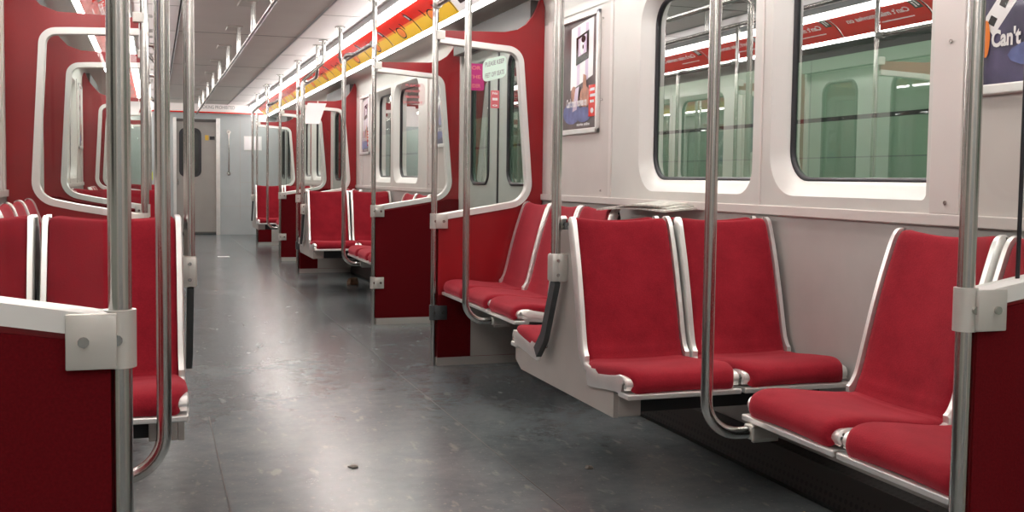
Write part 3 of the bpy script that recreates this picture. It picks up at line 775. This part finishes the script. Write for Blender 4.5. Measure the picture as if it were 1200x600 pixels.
def poster(s, a, b, where, key):
    design = 'clapper' if (key == 'near') else 'photo'
    lab = {'photo': 'dark poster with white sheet', 'clapper': 'purple poster with tilted white ticket'}[design]
    t = thing('wall_poster', '%s, %s, %s end' % (lab, where, key), 'poster', (s*HW, (a+b)/2, 1.29)); h = (b-a)/2
    z1 = .615
    F = lambda d, y, z: (-s*d, y, z)
    bm = bmesh.new()
    for (p, q, r, u) in ((-h, -h+.022, 0, z1), (h-.022, h, 0, z1), (-h, h, 0, .028), (-h, h, z1-.022, z1)): box(bm, 0, -s*.02, p, q, r, u, bevel=.004)
    link('frame', bm, M['alu'], t)
    bm = bmesh.new(); mats = ['p_dark', 'p_white', 'p_black', 'p_skin', 'p_blue', 'p_red', 'p_lilac', 'p_purple', 'p_orange']
    g = 1 if s == -1 else -1        # reading direction along Y seen from inside
    d0 = [.0060]
    def quad(pts, mi):
        d0[0] += .0003
        fs = prism(bm, [F(d0[0], g*y, z) for y, z in pts], (s*.0002, 0, 0), mi)
    def rect(y0, y1, z0_, z1_, mi): quad([(y0, z0_), (y1, z0_), (y1, z1_), (y0, z1_)], mi)
    def blob(cy, cz, ry, rz, mi, n=14, rot=0):
        quad([(cy+ry*math.cos(2*PI*k/n)*math.cos(rot)-rz*math.sin(2*PI*k/n)*math.sin(rot), cz+ry*math.cos(2*PI*k/n)*math.sin(rot)+rz*math.sin(2*PI*k/n)*math.cos(rot)) for k in range(n)], mi)
    box(bm, 0, -s*.006, -h+.01, h-.01, .01, z1-.01, 0 if design == 'photo' else 7)
    W = 2*h-.044
    if design == 'photo':
        q = W/.466
        quad([(-.13*q, .235), (.17*q, .295), (.175*q, .59), (-.125*q, .56)], 1)
        quad([(-.045*q, .255), (-.005*q, .26), (0, .56), (-.04*q, .56)], 6); quad([(.07*q, .27), (.11*q, .28), (.11*q, .57), (.07*q, .57)], 6)
        quad([(-.055*q, .36), (.115*q, .385), (.115*q, .53), (-.055*q, .505)], 2)
        quad([(-.025*q, .405), (.085*q, .42), (.085*q, .515), (-.025*q, .495)], 6)
        blob(.025*q, .455, .03*q, .042, 1); blob(.045*q, .49, .03*q, .018, 2); blob(.04*q, .45, .008*q, .012, 2)
        quad([(.04*q, .15), (.10*q, .15), (.09*q, .30), (.05*q, .31)], 3); blob(.075*q, .19, .07*q, .055, 3); blob(-.06*q, .19, .045*q, .07, 3, rot=.5)
        blob(-.10*q, .115, .12*q, .06, 4); blob(.06*q, .10, .10*q, .04, 4); quad([(-.09*q, .12), (-.03*q, .13), (-.0*q, .25), (-.05*q, .24)], 6)
        rect(.13*q, .225*q, .085, .245, 5); 
        for zz, w_ in ((.215, .055), (.185, .07), (.155, .05)): rect(.15*q, .15*q+w_*q, zz, zz+.014, 1)
        blob(.178*q, .115, .02*q, .014, 1)
        tz, tx, tw = .165, -.17*q, .28*q
    else:
        quad([(-.232, .200), (-.195, .155), (.12, .50), (.08, .545)], 1)
        for k in range(7):
            ty, tzz = -.198+.038*k, .200+.043*k
            quad([(ty-.018, tzz-.008), (ty+.004, tzz-.020), (ty+.016, tzz), (ty-.006, tzz+.012)], 2)
        blob(-.218, .15, .014, .05, 8); blob(.06, .22, .09, .04, 4, rot=.3); blob(-.02, .10, .12, .035, 4)
        tz, tx, tw = .145, -W/2+.036, W-.07
    d0[0] += .0005
    text(bm, "Can't miss movies on", .06, lambda x, y: F(d0[0], g*(tx+x), tz+y), 1, bold=.0022, width=tw)
    text(bm, "movies online", .022, lambda x, y: F(d0[0], g*(-.02+x), .05+y), 1, bold=.0006, width=.17) if design == 'photo' else None
    link('print', bm, [M[k] for k in mats], t)

for n in (1, 2, 3):
    for s in (1, -1): bay(n, s, .07 if (s == -1 and n == 1) else 0)
DW = {(Y1, -1): 'nearest windscreen, at the near end of the nearest bay', (Y2, 1): 'windscreen at the far end of the nearest bay',
      (Y3, -1): 'windscreen at the near end of the middle bay', (Y4, 1): 'windscreen at the far end of the middle bay',
      (Y5, -1): 'windscreen at the near end of the farthest bay', (Y6, 1): 'last windscreen, behind the farthest seats'}
for (y, d), txt in DW.items():
    for s in (1, -1): windscreen(y, s, d, 'red %s, %s-hand side' % (txt, SIDE[s]), near=(.886 if (y == Y1 and s == 1) else 0))

# ------------------------------------------------------------------ centre handrail under the ceiling
t = thing('ceiling_handrail', 'long steel handrail hung on paired stanchions along the middle of the ceiling', 'rail', (-.03, 0, 2.09))
bm = bmesh.new(); tube(bm, [(0, -1, 0), (0, 18.6, 0)], .0135, 14); link('rail', bm, M['steel'], t, True, angle=60)
for k in range(13):
    y = .6+1.43*k if False else 1.02+1.37*k
    for dy in (-.09, .09):
        bm = bmesh.new(); tube(bm, [(0, y+dy, .012), (0, y+dy, .208)], .0095, 10); link('stanchion', bm, M['steel'], t, True, angle=60)
    bm = bmesh.new(); box(bm, -.10, .03, y-.13, y+.13, .199, .2095, bevel=.003); link('ceiling_plate', bm, M['plate'], t)

# ------------------------------------------------------------------ advert cards in the coves
def cove_pt(s, t, d=0):       # t 0 (top, inner) .. 1 (bottom, outer), gently concave
    x = .953+(1.143-.953)*t; z = 2.250+(2.112-2.250)*t
    b = .020*math.sin(PI*t)+0
    nx, nz = -.138/.2348, -.19/.2348     # towards the aisle
    return (s*(x-nx*b+nx*d), z-nz*b+nz*d)
def card(s, y0, y1, kind):
    L = y1-y0
    if kind == 'redyellow': lab = 'red and yellow advert card in the right ceiling cove'
    elif kind == 'bw': lab = 'black and white advert card in the right ceiling cove'
    else: lab = 'red advert card with white lettering in the left ceiling cove'
    bm = bmesh.new(); N = 12
    mats = ['p_red', 'p_orange', 'p_yellow', 'p_white', 'p_black', 'p_green']
    y0 += .004; y1 -= .004
    def P(y, t, d): x, z = cove_pt(s, t, d); return (x, y, z)
    def strip(ya, yb, t0, t1, d, mi, n=6):
        for i in range(n):
            a, b = t0+(t1-t0)*i/n, t0+(t1-t0)*(i+1)/n
            f = bm.faces.new([bm.verts.new(P(ya, a, d)), bm.verts.new(P(yb, a, d)), bm.verts.new(P(yb, b, d)), bm.verts.new(P(ya, b, d))]); f.material_index = mi
    def ring(cy, ct, ry, rt, w, d, mi, n=22):
        for k in range(n):
            a, b = 2*PI*k/n, 2*PI*(k+1)/n
            q = [(cy+ry*math.cos(a), ct+rt*math.sin(a)), (cy+ry*math.cos(b), ct+rt*math.sin(b)), (cy+(ry-w)*math.cos(b), ct+(rt-w*4)*math.sin(b)), (cy+(ry-w)*math.cos(a), ct+(rt-w*4)*math.sin(a))]
            bm.faces.new([bm.verts.new(P(y, min(1, max(0, t)), d)) for y, t in q]).material_index = mi
    if kind == 'redyellow':
        strip(y0, y1, 0, .52, 0, 0); strip(y0, y1, .52, .60, 0, 1); strip(y0, y1, .60, 1, 0, 2)
        strip(y0+.01, y0+.022, .0, .95, .001, 4)
        strip(y0+.022, y0+.075, .22, .52, .001, 4); strip(y0+.036, y0+.060, .26, .47, .002, 3)
        yc = y0+L*.52
        ring(yc, .70, .10, .22, .010, .0015, 4); ring(yc, .70, .088, .17, .085, .001, 1)
        strip(yc+.14, yc+.16, .35, .62, .001, 4); strip(yc-.16, yc-.14, .4, .66, .001, 4)
    elif kind == 'bw':
        strip(y0, y1, 0, 1, 0, 3); strip(y0+.12, y1-.12, .14, .80, .001, 4)
        for k in range(12):
            yy = y0+.12+(L-.248)*k/12
            bm.faces.new([bm.verts.new(P(*q)) for q in ((yy, .141, .001), (yy+.045, .141, .001), (yy+.02, .05, .001))]).material_index = 4
        strip(y0+L*.40, y0+L*.52, .42, .60, .002, 3); strip(y0+L*.62, y0+L*.65, .36, .5, .002, 3)
        strip(y0+.02, y0+.028, 0, 1, .001, 4)
    else:
        strip(y0, y1, 0, 1, 0, 0)
        strip(y0+.03, y0+.11, .10, .52, .001, 5); strip(y0+.045, y0+.06, .18, .42, .002, 3); strip(y0+.075, y0+.09, .22, .46, .002, 3)
        strip(y0+.0, y0+.008, 0, 1, .001, 4)
        S = .2348
        # read from inside: left to right runs towards -Y on the right wall, +Y on the left wall
        def fn(tt, yy0, sgn): return lambda x, y: P(yy0+sgn*x, tt-y/S, .0022)
        text(bm, "Can't miss movies on", .062, fn(.46, y0+.16, 1), 3, bold=.002, width=L*.68)
        strip(y0+.16, y0+.16+L*.34, .72, .76, .001, 3)
    # backing so that the card has thickness
    for i in range(N):
        a, b = i/N, (i+1)/N
        bm.faces.new([bm.verts.new(P(y0, a, -.003)), bm.verts.new(P(y1, a, -.003)), bm.verts.new(P(y1, b, -.003)), bm.verts.new(P(y0, b, -.003))]).material_index = 3
    me_o = link('advert_card', bm, [M[k] for k in mats])
    tag(me_o, lab, 'advert', 'advert cards in the %s ceiling cove' % SIDE[s])
CL = .96
for k in range(22):
    y0 = YB+.3+CL*k
    if y0+CL > YE-.2: break
    kind = 'redyellow'
    if 4.8 < y0+CL/2 < 6.6: kind = 'bw'
    card(1, y0, y0+CL, kind); card(-1, y0, y0+CL, 'red')

# ------------------------------------------------------------------ stickers, papers, litter
def decal(name, label, x0, x1, Y, z0, z1, mat, lines, tmat, skew=0, r=.015):
    bm = bmesh.new(); pts = rrect(x0, x1, z0, z1, r, 4)
    sk = lambda x: skew*(x-(x0+x1)/2)
    prism(bm, [(p[0], Y, p[1]+sk(p[0])) for p in pts], (0, -.0006, 0))
    n = len(lines); hh = (z1-z0)/n
    for i, l in enumerate(lines):
        zc = z1-hh*(i+.5); w = (x1-x0)*(.80 if len(l) > 6 else .62)
        text(bm, l, hh*.95, lambda x, y: ((x0+x1)/2-w/2+x, Y-.0012, zc+y*.6+sk((x0+x1)/2-w/2+x)), 1, bold=.001, width=w)
    return tag(link(name, bm, [M[mat], M[tmat]]), label, 'sticker')
decal('sticker', 'pale green sticker with two text lines on the far glass of the nearest bay', 1.035, 1.175, Y2-.004, 1.61, 1.735, 'sticker', ['PLEASE KEEP', 'FEET OFF SEATS'], 'p_grey', .28, .03)
decal('sticker', 'square magenta sticker on the far glass of the nearest bay', .935, 1.045, Y2-.002, 1.545, 1.695, 'magenta', ['FOR', 'THE', 'RIDER'], 'pinkred')
decal('sticker', 'small pale notice on the far glass of the nearest bay', 1.085, 1.135, Y2-.002, 1.45, 1.55, 'pinkred', ['No', 'I', 'o'], 'p_white', 0, .004)
decal('sticker', 'clear sticker with four red text lines on the near glass of the middle bay', .955, 1.13, Y3-.003, 1.57, 1.73, 'clear_pink', ['PLEASE', 'DO NOT', 'BLOCK', 'DOORWAY'], 'pinkred', 0, .03)

def hung_card(x, y, z, label, rz, k=1.18):
    t = thing('paper_tag', label, 'paper', (x, y, z), rz)
    bm = bmesh.new(); rows = []
    for i in range(7):
        v = i/6; rows.append([bm.verts.new((k*(u*.085+.12*(v-.5)*-.55), .012*math.sin(v*3)+q, k*-v*.19)) for u in (-1, 1) for q in (0, .0015)])
    for a, b in zip(rows[:-1], rows[1:]):
        for i, j in ((0, 2), (2, 3), (3, 1), (1, 0)): bm.faces.new((a[i], a[j], b[j], b[i]))
    for q in (rows[0], rows[-1]): bm.faces.new((q[0], q[2], q[3], q[1]))
    link('sheet', bm, M['paper'], t, True, angle=40)
    bm = bmesh.new(); tube(bm, [(.045, 0, -.005), (.047, 0, .03)], .004, 8); link('string', bm, M['paper'], t)
hung_card(.925, Y4-.045, 1.848, 'white paper card hung on the far windscreen of the middle bay, right side', 0)
hung_card(-.905, Y4-.045, 1.80, 'white paper card hung on the far windscreen of the middle bay, left side', 0, .7)

# newspaper lying across the seat backs under the first window
t = thing('newspaper', 'folded newspaper lying on the bench seat back below the far window', 'newspaper', (1.335, 4.175, .925))
bm = bmesh.new()
for layer, (dz, L0, L1, w0, w1) in enumerate(((0, -.36, .30, -.10, .045), (.010, -.33, .31, -.085, .05), (.020, -.30, .285, -.095, .04))):
    rows = []
    for i in range(11):
        v = i/10; y = L0+(L1-L0)*v
        zz = .006+dz*.7+.016*math.sin(v*PI*1.2+layer*.4)*(.4+.6*v)*(.6 if layer == 0 else 1)-.006*v
        rows.append([(w0+.012*math.sin(v*5+layer), y, zz), (0, y, zz+.010+.006*math.sin(v*7)), (w1, y, zz+.012)])
    A = [[bm.verts.new(p) for p in r] for r in rows]; B = [[bm.verts.new((p[0], p[1], p[2]-.007)) for p in r] for r in rows]
    for i in range(10):
        for j in range(2): bm.faces.new((A[i][j], A[i][j+1], A[i+1][j+1], A[i+1][j])); bm.faces.new((B[i][j], B[i+1][j], B[i+1][j+1], B[i][j+1]))
        bm.faces.new((A[i][0], A[i+1][0], B[i+1][0], B[i][0])); bm.faces.new((A[i][2], B[i][2], B[i+1][2], A[i+1][2]))
    for q in (0, 10):
        for j in range(2): bm.faces.new((A[q][j], A[q][j+1], B[q][j+1], B[q][j]))
link('pages', bm, M['news'], t, True, angle=40)

def scrap(name, x, y, r, mat, label, cat, seed, thick=.004, crumple=.0):
    rnd = random.Random(seed); bm = bmesh.new(); n = 9
    c0 = bm.verts.new((0, 0, thick+crumple)); c1 = bm.verts.new((0, 0, .0005)); ra = []; rb = []; rm = []
    for k in range(n):
        a = 2*PI*k/n; q = r*(.6+.6*rnd.random())
        ra.append(bm.verts.new((q*.7*math.cos(a), q*.7*math.sin(a), thick+crumple*rnd.random()))); rm.append(bm.verts.new((q*math.cos(a), q*math.sin(a), thick*.6+crumple*.4*rnd.random()))); rb.append(bm.verts.new((q*.9*math.cos(a), q*.9*math.sin(a), .0005)))
    for k in range(n):
        j = (k+1) % n
        bm.faces.new((c0, ra[k], ra[j])); bm.faces.new((ra[k], rm[k], rm[j], ra[j])); bm.faces.new((rm[k], rb[k], rb[j], rm[j])); bm.faces.new((c1, rb[j], rb[k]))
    return tag(link(name, bm, M[mat], None, False, (x, y, .0008)), label, cat)
bm = bmesh.new(); prism(bm, [(-.07, -.05, .001), (.075, -.06, .001), (.07, .055, .001), (-.075, .05, .001)], (0, 0, .003))
tag(link('paper_scrap', bm, M['paper'], None, False, (.129, 14.03, .001)), 'white scrap of paper on the aisle floor near the end door', 'litter')
scrap('dry_leaf', -.035, 3.73, .022, 'leaf', 'small dark leaf on the floor in the middle of the aisle', 'litter', 3, .003, .006)
scrap('dry_leaf', .781, 3.48, .018, 'leaf', 'small curled leaf on the floor beside the right-hand seats', 'litter', 5, .003, .008)
scrap('crumpled_bag', 1.12, 10.2, .085, 'brown', 'crumpled brown paper bag on the floor below the middle right-hand seats', 'litter', 8, .02, .05)
scrap('candy_wrapper', 1.22, 2.78, .02, 'wrap', 'small yellow wrapper on the floor below the nearest right-hand bench', 'litter', 9, .004, .012)

# ------------------------------------------------------------------ added station light, world, camera
for sx, lab in ((2.3, 'right'), ):  # added above the view to brighten the station wall behind the glass
    t = thing('added_station_light', 'long added light, out of view, brightening the station outside the %s windows' % lab, 'light', (sx, 8, 3.3))
    bm = bmesh.new(); box(bm, -.09, .09, -9, 9, .03, .09); link('housing', bm, M['plate'], t)
    bm = bmesh.new(); tube(bm, [(0, -8.9, 0), (0, 8.9, 0)], .025, 10); link('tube', bm, M['tube'], t)
w = bpy.data.worlds.new('dim_station'); bpy.context.scene.world = w; w.use_nodes = True
w.node_tree.nodes['Background'].inputs['Color'].default_value = (.02, .022, .022, 1)
w.node_tree.nodes['Background'].inputs['Strength'].default_value = 1

cam = bpy.data.cameras.new('camera'); co = bpy.data.objects.new('camera', cam); C.objects.link(co)
f, cy = 1230., 281.4
cam.sensor_fit = 'HORIZONTAL'; cam.sensor_width = 36; cam.lens = 36*f/1200
cam.shift_x = 0; cam.shift_y = -(300-cy)/1200
yw, pt, rl = [math.radians(v) for v in (18.83, 3.312, .7456)]
Fv = Vector((math.sin(yw)*math.cos(pt), math.cos(yw)*math.cos(pt), -math.sin(pt)))
Rv = Vector((math.cos(yw), -math.sin(yw), 0)); Uv = Rv.cross(Fv)
# image content turned clockwise by rl: camera axes turned the other way
R2 = Rv*math.cos(rl)+Uv*math.sin(rl); U2 = -Rv*math.sin(rl)+Uv*math.cos(rl)
mt = Matrix((R2, U2, -Fv)).transposed().to_4x4(); mt.translation = (-.7137, 0, 1.05)
co.matrix_world = mt; cam.clip_start = .05; cam.clip_end = 100
sc = bpy.context.scene; sc.camera = co
sc.view_settings.view_transform = 'Standard'; sc.view_settings.look = 'None'
sc.view_settings.exposure = .42; sc.view_settings.gamma = 1; sc.view_settings.use_curve_mapping = False
